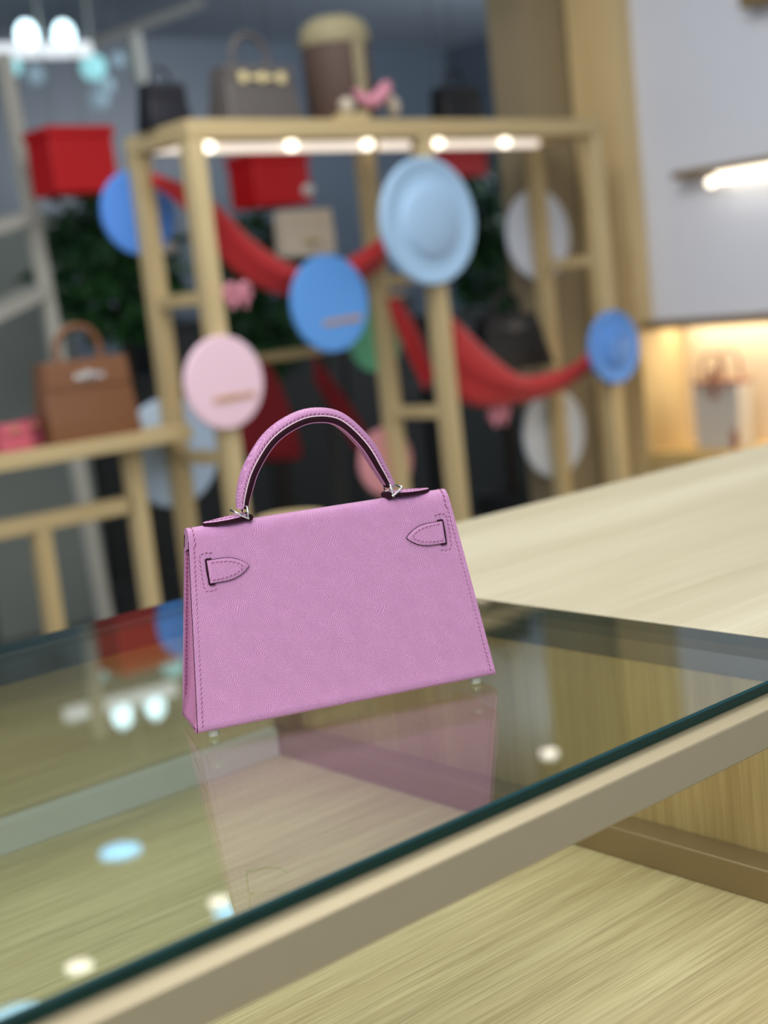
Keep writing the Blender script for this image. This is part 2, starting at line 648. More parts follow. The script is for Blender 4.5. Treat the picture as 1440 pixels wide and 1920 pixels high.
prof = [(1.3, .0), (.75, .0), (.4, .03), (.15, .13), (.04, .32)]
for k in range(0, 13):
    z = .6 + (10.75 - .6) * k / 12
    prof.append((LEAN * z / H - .03 * math.sin(math.pi * k / 12) , z))
prof += [(1.86, 11.15), (1.95, 11.42), (2.1, 11.64), (2.32, 11.78), (2.6, 11.84), (2.9, 11.8), (3.13, 11.68), (3.3, 11.45), (3.4, 11.1)]
NB = len(prof)
for k in range(1, 7):
    prof.append((3.4 + .62 * k / 6, 11.1 - 4.3 * k / 6))
sk, rm = sheet(prof, .27, lambda z, i: wid(z), 12)
build(sk, 'back_and_flap', 'pink', bag, local=True, smooth=50)
build(rm, 'edge_paint', 'edge', bag, local=True, smooth=50, label='dark plum painted edge')

# front panel (far side) and base
fp = [(5.05 - (5.05 - 3.25) * k / 8 * 10.6 / H, 10.6 * k / 8) for k in range(9)]
fs = MB()
for s in (0, .2):
    fs.rings([[L(-wid(z) / 2 + wid(z) * j / 6, v - s, z) for j in range(7)][::-1 if s == 0 else 1] for v, z in fp], closed=False)
fs.rings([[L(-wid(z) / 2, v, z), L(-wid(z) / 2, v - .2, z)] for v, z in fp], closed=False)
fs.rings([[L(wid(z) / 2, v - .2, z), L(wid(z) / 2, v, z)] for v, z in fp], closed=False)
build(fs, 'front_panel', 'pink', bag, local=True)
build(MB().box(L(-9.35, .5, .02), L(9.35, 4.95, .22)), 'base_panel', 'pink', bag, local=True, bevel=.05)

# gussets, folded inwards
def vb(z):
    return LEAN * z / H + .27
def vf(z):
    return 5.05 - (5.05 - 3.3) * z / H - .2
for s in (-1, 1):
    g = MB()
    rows = []
    for k in range(13):
        z = .04 + 11.16 * (k / 12) ** 1.5
        f = min(1, z / 1.7)
        e = wid(z) / 2 - .02 - .1 * f
        fold = (.02 + .62 * f) * min(1, (vf(z) - vb(z)) / 3)
        a, b = vb(z), vf(z)
        pts = [(e, a), (e - fold * .55, a + (b - a) * .22), (e - fold, a + (b - a) * .5), (e - fold * .55, a + (b - a) * .78), (e, b)]
        rows.append([L(s * q[0], q[1], z) for q in pts])
    g.rings(rows, closed=False)
    go = build(g, 'gusset', 'pink_dark', bag, local=True, smooth=60)
    sd = go.modifiers.new('solid', 'SOLIDIFY')
    sd.thickness = .0008

# studs under the bag
for (uu, vv) in ((-8.45, .75), (8.35, .75), (-8.45, 4.3), (8.35, 4.3)):
    st = MB().lathe((uu, vv, 0), [(.0, .0), (.26, .0), (.36, .1), (.36, .26), (.3, .47), (0, .47)], 20)
    build(st, 'foot_stud', 'stud', bag, local=True)

# panel-plane frame for things sewn on the back
TL = math.hypot(LEAN / H, 1)


def PP(u, z, off=0):
    return L(u, LEAN * z / H, z) + Vector((0, -1, LEAN / H)) * (off / TL)


def stitches(mb, pts, nrm, pitch=.26, ln=.2, r=.035, slant=.25):
    """slanted thread bars along a polyline lying on a surface with normal nrm"""
    pts = [Vector(p) for p in pts]
    seg = [(pts[i + 1] - pts[i]).length for i in range(len(pts) - 1)]
    tot = sum(seg)
    n = max(1, int(tot / pitch))
    for k in range(n):
        s = (k + .5) * tot / n
        i = 0
        while i < len(seg) - 1 and s > seg[i]:
            s -= seg[i]
            i += 1
        d = (pts[i + 1] - pts[i]).normalized()
        p = pts[i] + d * s
        nn = nrm(p) if callable(nrm) else nrm
        side = nn.cross(d).normalized()
        dd = (d * 1 + side * slant * (1 if k else 1)).normalized()
        a, b = p - dd * ln / 2, p + dd * ln / 2
        w = nn.cross(dd).normalized() * r
        h = nn * r
        mb.hexa([a - w * .3 - h, a + w * .3 - h, a + w * .3 + h * .4, a - w * .3 + h * .4], [b - w * .3 - h, b + w * .3 - h, b + w * .3 + h * .4, b - w * .3 + h * .4])
        mid = len(mb.v)
    return mb


PN = Vector((0, -1, LEAN / H)).normalized()
for s in (-1, 1):
    sm = MB()
    line = [PP(s * (wid(z) / 2 - .3), z, .01) for z in [.35 + 10.5 * k / 10 for k in range(11)]]
    stitches(sm, line, PN, .27, .2, .05, .45 * s)
    # over the rounded top
    top = [L(s * (WT / 2 - .3), v, z) + Vector((0, -.02, .02)) for v, z in prof[17:24]]
    stitches(sm, top, Vector((0, -.5, .8)).normalized(), .27, .2, .05, .4 * s)
    build(sm, 'stitching', 'thread', bag, local=True, smooth=0, kind='stuff')
    gm = MB()
    line = [L(s * (wid(z) / 2 - .1), vf(z) - .33, z) for z in [.3 + 10.3 * k / 10 for k in range(11)]]
    stitches(gm, line, Vector((s, -.2, 0)).normalized(), .27, .19, .045, .3)
    build(gm, 'stitching', 'thread', bag, local=True, smooth=0, kind='stuff')

# strap tabs coming out of their slots
tabo = [(0, .70), (.6, .70), (1.1, .69), (1.5, .62), (1.85, .49), (2.15, .31), (2.38, .12), (2.48, 0)]
tabo = tabo + [(a, -b) for a, b in tabo[-2::-1]]
for s, u0, zc, tilt in ((1, -7.42, 9.22, .0), (-1, 7.5, 9.31, .0)):
    def TP(a, b, off):
        return PP(u0 + s * a, zc + b, off)
    top, side, grow = MB(), MB(), MB()
    ins = [(a * .985 + .01, b * .95) for a, b in tabo]
    n = len(tabo)
    # puffy top: rim, inner ring, centre
    ring0 = [TP(a, b, .15) for a, b in ins]
    ring1 = [TP(.22 + (a - .05) * .83, b * .72, .19) for a, b in tabo]
    top.add(ring0 + ring1, [(k, k + 1, n + k + 1, n + k) if s > 0 else (n + k, n + k + 1, k + 1, k) for k in range(n - 1)] + [((n - 1), 0, n, 2 * n - 1) if s > 0 else (2 * n - 1, n, 0, n - 1)])
    top.add(ring1, [tuple(range(n))[::-1] if s < 0 else tuple(range(n))])
    to = build(top, 'strap_tab', 'pink', bag, local=True, smooth=60)
    lo = [TP(a, b, -.02) for a, b in tabo]
    hi = [TP(a, b, .13) for a, b in tabo]
    side.rings([lo + [lo[0]], hi + [hi[0]], ring0 + [ring0[0]]], closed=False)
    build(side, 'tab_edge', 'edge', to, local=True, smooth=40)
    st = MB()
    sl = [TP(a, b, .2) for a, b in [(.2, .5), (.6, .5), (1.1, .46), (1.55, .36), (1.95, .17), (2.08, 0), (1.95, -.17), (1.55, -.36), (1.1, -.46), (.6, -.5), (.12, -.5)]]
    stitches(st, sl, PN, .25, .18, .04, .3)
    build(st, 'stitching', 'thread', to, local=True, smooth=0, kind='stuff')
    # slot
    so = MB()
    outl = [(.3, .79), (.02, .8), (-.08, .74), (-.11, 0), (-.08, -.74), (.02, -.8), (.3, -.79), (.3, -.72), (.02, -.7), (.02, .7), (.3, .72)]
    so.prism([TP(a, b, .0) for a, b in outl], PN * .13)
    slo = build(so, 'strap_slot', 'edge', bag, local=True, smooth=30, label='dark plum slot edge')
    st = MB()
    sl = [TP(a, b, .03) for a, b in [(.45, 1.06), (.05, 1.12), (-.25, 1.08), (-.38, .85), (-.4, 0), (-.38, -.85), (-.25, -1.08), (.05, -1.12), (.4, -1.06)]]
    stitches(st, sl, PN, .25, .18, .04, .4)
    build(st, 'stitching', 'thread', slo, local=True, smooth=0, kind='stuff')

# handle: domed leather over a painted edge and a lining
hc = spline([(-4.70, 0, 12.5), (-4.5, 0, 13.35), (-3.9, 0, 14.75), (-2.6, 0, 16.35), (-1.1, 0, 17.2), (.35, 0, 17.45), (1.9, 0, 17.0), (3.3, 0, 15.45), (4.15, 0, 13.75), (4.68, 0, 12.55)], 49)
HV = 2.62


def hsweep(profile, taper=True, inset=0):
    """profile: (lateral v, radial) points; swept on the handle line"""
    rs = []
    n = len(hc)
    for i, p in enumerate(hc):
        if i < inset or i > n - 1 - inset:
            continue
        d = (hc[min(n - 1, i + 1)] - hc[max(0, i - 1)]).normalized()
        rad = Vector((-d.z, 0, d.x))
        e = min(i, n - 1 - i) / 8
        t = .72 + .28 * min(1, e)
        rs.append([L(p.x, HV, p.z) + rad * (b * t) + Vector((0, 1, 0)) * (a * t) for a, b in profile])
    return rs


dome = [(-.52, -.02), (-.55, .12), (-.5, .28), (-.38, .4), (-.2, .47), (0, .49), (.2, .47), (.38, .4), (.5, .28), (.55, .12), (.52, -.02), (0, -.03)]
hd = build(MB().rings(hsweep(dome)), 'handle', 'pink', bag, local=True, smooth=50)
build(MB().rings(hsweep([(-.5, -.36), (-.53, -.26), (-.53, -.06), (-.5, -.02), (.5, -.02), (.53, -.06), (.53, -.26), (.5, -.36)])), 'handle_edge', 'edge', hd, local=True, smooth=50, label='dark plum painted handle edge')
build(MB().rings(hsweep([(-.47, -.42), (-.47, -.34), (.47, -.34), (.47, -.42)], inset=1)), 'handle_lining', 'pink_dark', hd, local=True, smooth=50)
build(MB().rings(hsweep([(-.56, -.025), (-.56, .03), (-.5, .03), (-.5, -.025)], inset=1)), 'cream_line', 'cream', hd, local=True, smooth=50)
for s in (-1, 1):
    st = MB()
    line = [r[0] for r in hsweep([(s * .565, .13)], inset=2)]
    stitches(st, line, Vector((0, s, 0)), .26, .18, .04, .35)
    build(st, 'stitching', 'thread', hd, local=True, smooth=0, kind='stuff')

# chapes (pointed leather tabs) and rings
for s in (-1, 1):
    cl = [(0, .55), (.6, .66), (1.2, .64), (1.8, .5), (2.25, .3), (2.52, .13), (2.62, 0)]
    cl = cl + [(a, -b) for a, b in cl[-2::-1]]
    def CP(a, b, h):
        x = a / 2.62
        z = 12.05 - .04 * x + h + .12 * (1 - x) ** 2
        return L(s * (4.58 + a), HV - .12 + b, z)
    n = len(cl)
    t = MB()
    r0 = [CP(a, b, .0) for a, b in cl]
    r1 = [CP(.08 + a * .93, b * .82, .05) for a, b in cl]
    t.rings([r0 + [r0[0]], r1 + [r1[0]]], closed=False)
    t.add(r1, [tuple(range(n))])
    cp = build(t, 'handle_base', 'pink', bag, local=True, smooth=60)
    e = MB()
    lo = [CP(a, b, -.21) for a, b in cl]
    e.rings([lo + [lo[0]], r0 + [r0[0]]], closed=False)
    e.add(lo, [tuple(range(n))[::-1]])
    build(e, 'base_edge', 'edge', cp, local=True, smooth=40, label='dark plum painted edge')
    st = MB()
    sl = [CP(a, b, .07) for a, b in [(.9, -.42), (1.4, -.36), (1.9, -.2), (2.2, 0), (1.9, .2), (1.4, .36), (.9, .42)]]
    stitches(st, sl, Vector((0, 0, 1)), .25, .17, .035, .3)
    build(st, 'stitching', 'thread', cp, local=True, smooth=0, kind='stuff')
    # keeper loop of the chape in front of the ring
    ring = MB()
    a = [(4.58, HV - .85, 11.98), (4.95, HV - .8, 12.22), (5.25, HV - .7, 12.42), (5.28, HV + .6, 12.42), (4.95, HV + .75, 12.22), (4.58, HV + .8, 11.98)]
    b = [(4.58, HV - .85, 11.98), (4.55, HV - .78, 12.35), (4.52, HV - .66, 12.66), (4.52, HV + .6, 12.66), (4.55, HV + .72, 12.35), (4.58, HV + .8, 11.98)]
    for q in (a, b):
        ring.tube([L(s * x, y, z) for x, y, z in q], .07, 8, loop=True)
    build(ring, 'ring', 'silver', bag, local=True, smooth=60, label='polished silver ring')
    k = MB().tube([L(s * 4.42, HV - .62, 11.98), L(s * 4.42, HV + .5, 11.98)], .2, 12)
    build(k, 'ring_keeper', 'edge', bag, local=True, smooth=60)

# far side: closing strap and turn lock
build(MB().box(L(-8.2, 3.98, 8.5), L(8.2, 4.25, 9.6)), 'closing_strap', 'pink', bag, local=True, bevel=.08)
build(MB().lathe(L(0, 4.25, 9.05), [(0, 0), (.5, 0), (.5, .15), (.2, .2), (.2, .5), (0, .5)], 20, (0, 1, 0)), 'turn_lock', 'silver', bag, local=True)

# ------------------------------------------------------------------ display frame
PX = (186.3, 259.3, 329.0 - .9)
YF, YBk, PW = 280.0, 304.0, 4.5
fr = empty('display_frame', (257, 292, FL), 0, 'tall oak lattice display frame hung with coloured discs', 'display')
for x in PX:
    for y in (YF, YBk):
        build(MB().box((x - PW / 2, y - PW / 2, FL), (x + PW / 2, y + PW / 2, 65.4)), 'post', 'frame', fr, bevel=.3)
for y in (YF, YBk):
    build(MB().box((PX[0] - PW / 2, y - PW / 2, 65.45), (PX[2] + PW / 2, y + PW / 2, 70)), 'beam', 'framex', fr, bevel=.3)
for x in (PX[0], PX[2]):
    build(MB().box((x - PW / 2, YF + PW / 2 + .02, 65.45), (x + PW / 2, YBk - PW / 2 - .02, 70)), 'cross_beam', 'framex', fr, bevel=.3)
box('top_board', (PX[0] + PW / 2 + .05, YF + PW / 2 + .05, 68.4), (PX[2] - PW / 2 - .05, YBk - PW / 2 - .05, 70), 'framex', fr, .1)
for x, pxs in ((PX[0], ((330, 565), (380, 857))), (PX[1], ((752, 525), (778, 772))), (PX[2], ((1075, 492), (1100, 700)))):
    for (a, b) in pxs:
        z = onx(a, b, x).z
        build(MB().box((x - 1.6, YF + PW / 2 - .2, z - 1.6), (x + 1.6, YBk - PW / 2 + .2, z + 1.6)), 'rung', 'frame', fr, bevel=.2)
# light bars below the top
M['bar_white'] = plain('white_light_bar', (226, 220, 210), .5, 0, .02)
M['bulb'] = emit('bulb_glow', (255, 246, 226), 3.0)
M['bar_glow'] = emit('diffuser_glow', (255, 242, 228), .8)
ym = 299.8
for gi, (xa, xb) in enumerate(((188.8, 257.0), (261.8, 325.6))):
    lb = empty('light_bar', ((xa + xb) / 2, ym, 65.2), 0, ('white light bar with round lamps under the left half of the frame top', 'white light bar with round lamps under the right half of the frame top')[gi], 'lamp')
    box('housing', (xa, ym - 1.2, 67.3), (xb, ym + 1.2, 68.35), 'bar_white', lb, .2)
    box('diffuser', (xa, ym - 1.1, 65.2), (xb, ym + 1.1, 67.25), 'bar_glow', lb, .3)
    for px in (((390, 275), (545, 268), (688, 265)), ((820, 262), (945, 258)))[gi]:
        p = ony(px[0], px[1], ym - 1.2)
        build(MB().ball((p.x, ym - 1.4, 66.6), 1.55), 'bulb', 'bulb', lb)

# ------------------------------------------------------------------ discs
def disc(px, py, wpx, hpx, Y, col, name, label, ringc=None, bar=None, bumps=False):
    c_ = ony(px, py, Y)
    r = (ony(px, py - hpx / 2, Y) - ony(px, py + hpx / 2, Y)).length / 2
    mt = plain(name + '_paint_' + str(px), col, .55, 0, .02, 8)
    root = empty('round_plaque', (c_.x, Y, c_.z - r), 0, label, 'plaque', 'coloured round plaques on the frame')
    build(MB().lathe(c_, [(0, 1.4), (r - .3, 1.4), (r, 1.1), (r, .3), (r - .3, 0), (0, 0)], 56, (0, 1, 0)), 'disc', mt, root, smooth=40)
    if ringc:
        m2 = plain(name + '_ring_' + str(px), ringc, .55, 0, .02, 8)
        build(MB().lathe(c_ - Vector((0, 1.2, 0)), [(0, 0), (r * .48, 0), (r * .56, .5), (r * .6, 1.19), (0, 1.19)], 48, (0, 1, 0)), 'raised_centre', m2, root, smooth=40)
        build(MB().lathe(c_ - Vector((0, .5, 0)), [(r * .82, 0.5), (r * .86, 0.02), (r * .97, .02), (r * .995, .49)], 56, (0, 1, 0), False), 'rim', mt, root, smooth=40)
    if bar:
        mb = MB()
        # thin gold line of lettering too small to read: short strokes of uneven width
        a, b = ony(*bar[0], Y - .05), ony(*bar[1], Y - .05)
        n = 11
        rnd = random.Random(px)
        for k in range(n):
            t0 = k / n + .01
            t1 = t0 + (.55 + .3 * rnd.random()) / n
            p, q = a.lerp(b, t0), a.lerp(b, t1)
            mb.box((p.x, Y - .25, p.z - .75), (q.x, Y + .05, p.z + .75))
        build(mb, 'gold_line', 'goldline', root, smooth=0)
    return root


M['goldline'] = plain('gold_line', (206, 164, 120), .5, .1, .05)
disc(423, 717, 150, 176, YF - PW / 2 - 1.5, (255, 220, 238), 'pink', 'pale pink round plaque with a thin gold line on the left front post', bar=((400, 752), (478, 738)))
disc(262, 398, 150, 160, YBk + PW / 2 + .1, (86, 148, 240), 'blue', 'blue round plaque behind the left rear post near the red box')
disc(324, 848, 172, 206, YBk + PW / 2 + .1, (194, 220, 250), 'paleblue', 'large pale blue round plaque low behind the left rear post')
blue_d = disc(621, 569, 145, 183, 291.0, (100, 170, 252), 'blue', 'bright blue round plaque with a gold line over the red drape', bar=((606, 607), (678, 594)))
p = onx(688, 560, PX[1] - 1.0)
build(MB().tube([(PX[1] - 1.2, 292.2, p.z), (PX[1] - 1.2, YBk - PW / 2, p.z)], .6, 10), 'peg', 'frame', blue_d)
disc(706, 630, 110, 135, YBk + PW / 2 + .1, (112, 200, 160), 'green', 'green round plaque half hidden behind the bright blue one')
disc(806, 415, 192, 240, YF - PW / 2 - 1.5, (172, 210, 246), 'paleblue', 'largest pale blue stepped round plaque on the middle front post', ringc=(170, 206, 242))
disc(1012, 440, 136, 170, YBk + PW / 2 + .1, (224, 234, 254), 'ice', 'icy white round plaque high behind the right rear post')
disc(1042, 812, 148, 166, YBk + PW / 2 + .1, (226, 236, 250), 'ice', 'icy white round plaque low behind the right rear post')
disc(1153, 651, 94, 138, YF - PW / 2 - 1.5, (98, 162, 246), 'blue', 'small stepped blue round plaque on the right front post', ringc=(90, 152, 238))
disc(726, 866, 110, 128, YBk + PW / 2 + .1, (238, 166, 178), 'rose', 'rose pink round plaque low behind the middle rear post')


# ------------------------------------------------------------------ red drapes
M['pot'] = plain('charcoal_pot', (46, 48, 50), .6)
M['red'] = plain('red_cloth', (196, 34, 42), .75, 0, .08, 12, sheen=.3)
M['maroon'] = plain('maroon_cloth', (140, 26, 40), .8, 0, .1, 12)


def drape(name, up, lo, Y, mat, label, cat='drape', bulge=3.0):
    a = spline([ony(x, y, Y) for x, y in up], 28)
    b = spline([ony(x, y, Y) for x, y in lo], 28)
    mb = MB()
    rs = []
    for p, q in zip(a, b):
        w = (p - q).length
        k = min(1, w / 10)
        row = []
        for t, o in ((0, 0), (.06, -.35), (.2, -.75), (.4, -1), (.58, -.8), (.66, -.35), (.75, -.25), (.9, .0), (1, .25)):
            r_ = p.lerp(q, t)
            row.append(Vector((r_.x, r_.y + o * bulge * k, r_.z)))
        rs.append(row)
    mb.rings(rs, closed=False)
    o = build(mb, name, mat, None, smooth=70, label=label, cat=cat)
    s = o.modifiers.new('solid', 'SOLIDIFY')
    s.thickness = .004
    return o


drape('red_drape', [(283, 322), (345, 345), (410, 385), (470, 445), (540, 492), (600, 505), (660, 480), (718, 440)],
      [(283, 345), (340, 385), (392, 450), (440, 508), (510, 548), (590, 560), (660, 540), (722, 500)], 297, 'red', 'red cloth draped across the left bay of the display frame')
drape('red_drape', [(836, 580), (880, 624), (920, 664), (975, 703), (1035, 697), (1085, 676), (1120, 640)],
      [(840, 742), (880, 758), (920, 764), (975, 756), (1035, 742), (1080, 718), (1122, 686)], 286, 'red', 'red cloth sagging across the right bay below the dark bag')
drape('red_drape', [(738, 546), (765, 585), (790, 632), (812, 690)], [(728, 566), (745, 618), (772, 678), (800, 735)], 298, 'red', 'narrow red cloth strip between the two middle posts', bulge=1.5)
cs = empty('cloth_stand', (ony(520, 668, 334).x, 334, FL), 0, 'low oak stand bar behind the frame carrying maroon cloths', 'stand')
ca, cb = ony(432, 676, 334), ony(604, 660, 334)
cb.z = ca.z = (ca.z + cb.z) / 2
build(MB().bar(ca, cb, 2.6, 2.6), 'bar', 'framex', cs, bevel=.2)
for e in (ca, cb):
    build(MB().box((e.x - 1.2, 332.8, FL), (e.x + 1.2, 335.2, e.z - 1.35)), 'leg', 'pot', cs, bevel=.1)
drape('ribbon', [(585, 664), (625, 712), (665, 770), (700, 835)], [(590, 715), (622, 765), (650, 815), (682, 862)], 331.5, 'maroon', 'dark red ribbon hanging behind the bag handle', 'ribbon', 1.0)
drape('hanging_cloth', [(448, 676), (475, 672), (510, 690), (545, 770), (568, 850)], [(446, 850), (470, 860), (500, 865), (530, 864), (560, 862)], 331.5, 'maroon', 'maroon cloth hanging behind the pale pink plaque', 'cloth', 1.5)

# ------------------------------------------------------------------ small pink bows
M['bow'] = plain('pink_bow', (214, 140, 158), .6)


def bow(px, py, Y, s, label):
    p = ony(px, py, Y)
    root = empty('bow', (p.x, Y, p.z - s), 0, label, 'bow', 'small pink bows')
    for sg in (-1, 1):
        pts = [(p.x, Y, p.z), (p.x + sg * s * .6, Y - .4, p.z + s * .7), (p.x + sg * s, Y, p.z + s * .3), (p.x + sg * s * .9, Y + .3, p.z - s * .3), (p.x + sg * s * .4, Y + .2, p.z - s * .25)]
        build(MB().tube(spline(pts, 14), .28 * s, 8), 'loop', 'bow', root)
        build(MB().tube([(p.x, Y, p.z), (p.x + sg * s * .45, Y - .3, p.z - s * .5), (p.x + sg * s * .6, Y, p.z - s)], .22 * s, 8), 'tail', 'bow', root)
    build(MB().ball((p.x, Y - .3, p.z), .34 * s), 'knot', 'bow', root)


bow(446, 552, YF - PW / 2 - .9, 3.2, 'small pink bow on the left front post')
bow(936, 776, 289, 3.4, 'small pink bow hanging under the right red drape')


# ------------------------------------------------------------------ generic display bags
def display_bag(name, p, rz, w, h, d, wt, dt, mat, label, hw, handle=True, handle_h=.75, flap=.3, lock=True, plates=0, cat='handbag', lz=.8):
    root = empty(name, p, rz, label, cat)
    def sec(z):
        t = z / h
        return (w + (wt - w) * t) / 2, (d + (dt - d) * t) / 2
    b = MB()
    rs = []
    for t, k in ((0, .96), (.03, 1), (.3, 1), (.6, 1), (.9, 1), (.97, .98), (1, .9)):
        a, c_ = sec(t * h)
        a *= k
        c_ *= k
        rc = min(a, c_) * .22
        ring = []
        for cx, cy, a0 in ((a - rc, c_ - rc, 0), (-a + rc, c_ - rc, 90), (-a + rc, -c_ + rc, 180), (a - rc, -c_ + rc, 270)):
            for j in range(4):
                an = math.radians(a0 + 30 * j)
                ring.append((cx + rc * math.cos(an), cy + rc * math.sin(an), t * h))
        rs.append(ring)
    b.rings(rs)
    bo = build(b, 'body', mat, root, local=True, smooth=50)
    if flap:
        f = MB()
        z0 = h * (1 - flap)
        a0, c0 = sec(z0)
        a1, c1 = sec(h)
        f.hexa([(-a0 * .98, -c0 - .35, z0), (a0 * .98, -c0 - .35, z0), (a0 * .98, -c0 + .6, z0), (-a0 * .98, -c0 + .6, z0)],
               [(-a1, -c1 - .25, h + .25), (a1, -c1 - .25, h + .25), (a1, c1, h + .3), (-a1, c1, h + .3)])
        build(f, 'flap', mat, root, local=True, bevel=.25)
    if lock:
        a0, c0 = sec(h * lz)
        lk = MB()
        lk.lathe((0, -c0 - .4, h * lz), [(0, 0), (w * .055, 0), (w * .055, .5), (0, .7)], 20, (0, -1, 0))
        lk.box((-w * .16, -c0 - .75, h * lz - h * .035), (w * .16, -c0 - .3, h * lz + h * .035))
        build(lk, 'lock_plate', hw, root, local=True, bevel=.1)
    for k in range(plates):
        a0, c0 = sec(h * lz)
        sg = (-1, 1)[k]
        build(MB().lathe((sg * w * .25, -c0 - .4, h * lz), [(0, 0), (w * .06, 0), (w * .06, .4), (0, .6)], 18, (0, -1, 0)), 'hardware', hw, root, local=True)
    if handle:
        a1, c1 = sec(h)
        hp = spline([(-a1 * .52, 0, h - .3), (-a1 * .5, 0, h + handle_h * h * .35), (-a1 * .3, 0, h + handle_h * h * .62), (0, 0, h + handle_h * h * .7), (a1 * .3, 0, h + handle_h * h * .62), (a1 * .5, 0, h + handle_h * h * .35), (a1 * .52, 0, h - .3)], 24)
        build(MB().tube(hp, w * .035, 10), 'handle', mat, root, local=True, smooth=60)
    return root


M['tan'] = leather('tan_leather', (122, 82, 56), (136, 94, 66), .4, .2, .45)
M['taupe_l'] = leather('taupe_leather', (88, 84, 84), (98, 94, 94), .4, .2, .5)
M['black_l'] = leather('black_leather', (8, 9, 13), (14, 16, 21), .4, .2, .45)
M['navy_l'] = leather('navy_leather', (20, 22, 32), (28, 30, 42), .4, .2, .5)
M['beige_l'] = leather('beige_leather', (228, 214, 192), (238, 226, 208), .4, .2, .5)
M['gold'] = plain('gold_hardware', (226, 206, 140), .25, .8, .03)
M['gold2'] = plain('bright_gold_hardware', (236, 222, 170), .35, .3, .03)

# shelf rack on the left with the tan bag
rk = empty('oak_rack', (150, 300, FL), 0, 'low oak rack with one shelf carrying the tan bag', 'rack')
zp = ony(330, 796, 298).z
zr = ony(215, 952, 298).z
build(MB().box((96, 291, zp - 3.6), (183.6, 305.8, zp)), 'shelf', 'framex', rk, bevel=.3)
build(MB().box((96, 297, zr - 2), (ony(235, 950, 299).x, 301, zr + 2)), 'rail', 'framex', rk, bevel=.3)
for (a, b) in ((262, 980), (88, 1080)):
    x = ony(a, b, 299).x
    build(MB().box((x - 2, 297, FL), (x + 2, 301, zp - 3.62 if a > 200 else zr - 2.02)), 'leg', 'frame', rk, bevel=.3)
build(MB().box((100, 297, FL), (104, 301, zp - 3.62)), 'leg', 'frame', rk, bevel=.3)
q = ony(171, 808, 299)
display_bag('handbag', (q.x, 300, zp), 0, 24.6, 18.6, 9.5, 22.0, 5.5, 'tan', 'tan brown leather handbag with silver clasp on the oak rack', 'silver', handle_h=.62, flap=.34)

M['rose_l'] = leather('rose_leather', (190, 84, 104), (204, 100, 118), .4, .2, .5)
M['wine_l'] = leather('wine_leather', (120, 40, 58), (134, 52, 70), .4, .2, .5)
q = ony(22, 815, 299)
display_bag('pouch', (q.x, 299, zp), 0, 8.5, 6.0, 5, 7.5, 3, 'rose_l', 'rose red leather pouch at the left end of the oak rack', 'gold', handle=False, flap=.4, cat='pouch')
q = ony(62, 812, 299)
display_bag('pouch', (q.x, 300, zp), 0, 4.2, 6.6, 5, 3.6, 3, 'wine_l', 'narrow wine red pouch between the rose pouch and the tan bag', 'gold', handle=False, flap=.4, cat='pouch')

# bags on top of the frame
q = ony(478, 200, 292)
display_bag('handbag', (q.x, 292, 70), 0, 23.5, 14.6, 11, 20.5, 7, 'taupe_l', 'taupe grey handbag with three gold fittings on top of the frame', 'gold2', handle_h=.8, flap=.22, plates=2)
q = ony(285, 215, 293)
display_bag('handbag', (q.x + 4, 294, 70), 0, 12, 10.5, 8, 10, 5, 'navy_l', 'small navy handbag at the left end of the frame top', 'silver', handle_h=.55, lock=False)
q = ony(856, 205, 292)
display_bag('handbag', (q.x, 292, 70), 0, 15, 10.5, 8, 14, 6, 'black_l', 'black box handbag on the right of the frame top', 'silver', handle_h=.7, lock=False)

# bucket bag with scarf
q = ony(640, 200, 292)
bk = empty('bucket_bag', (q.x, 292, 70), 0, 'tall brown bucket bag with pale domed top and knotted scarf', 'handbag')
M['brown_w'] = plain('brown_woven', (84, 66, 60), .7, 0, .2, 60)
M['olive'] = plain('olive_canvas', (150, 142, 112), .7, 0, .08, 40)
M['scarf'] = plain('pink_silk_scarf', (210, 140, 160), .5, 0, .35, 14)
M['scarf2'] = plain('pale_silk_scarf', (196, 186, 170), .5, 0, .2, 14)
build(MB().lathe((0, 0, 0), [(0, 0), (8.6, 0), (9.0, .6), (9.0, 20), (8.8, 20.6), (0, 20.6)], 36), 'body', 'brown_w', bk, local=True)
build(MB().lathe((0, 0, 20.7), [(0, 0), (9.2, 0), (9.4, 1), (9.3, 3.2), (8.2, 5.6), (5.5, 7.2), (0, 8)], 36), 'lid', 'olive', bk, local=True, smooth=60)
build(MB().box((-1.7, -9.5, .3), (1.7, -8.9, 20.6)), 'strap', 'olive', bk, local=True, bevel=.15)
sk_ = MB().tube(spline([(-3, -9.6, 8), (0, -10.4, 5), (4, -10.6, 6), (8, -9.5, 9), (9, -7, 10)], 20), [.8 + 1.2 * math.sin(math.pi * i / 19) for i in range(20)], 10)
build(sk_, 'scarf', 'scarf', bk, local=True, smooth=60)
build(MB().tube(spline([(8.5, -8, 8.5), (10.5, -8.5, 5), (11.5, -8, 2)], 10), [.7, .9, 1.2, 1.5, 1.7, 1.8, 1.8, 1.7, 1.5, 1.0], 10), 'scarf_tail', 'scarf2', bk, local=True, smooth=60)
build(MB().ball((-6, -9.4, 4), 2.2), 'charm', 'scarf2', bk, local=True)

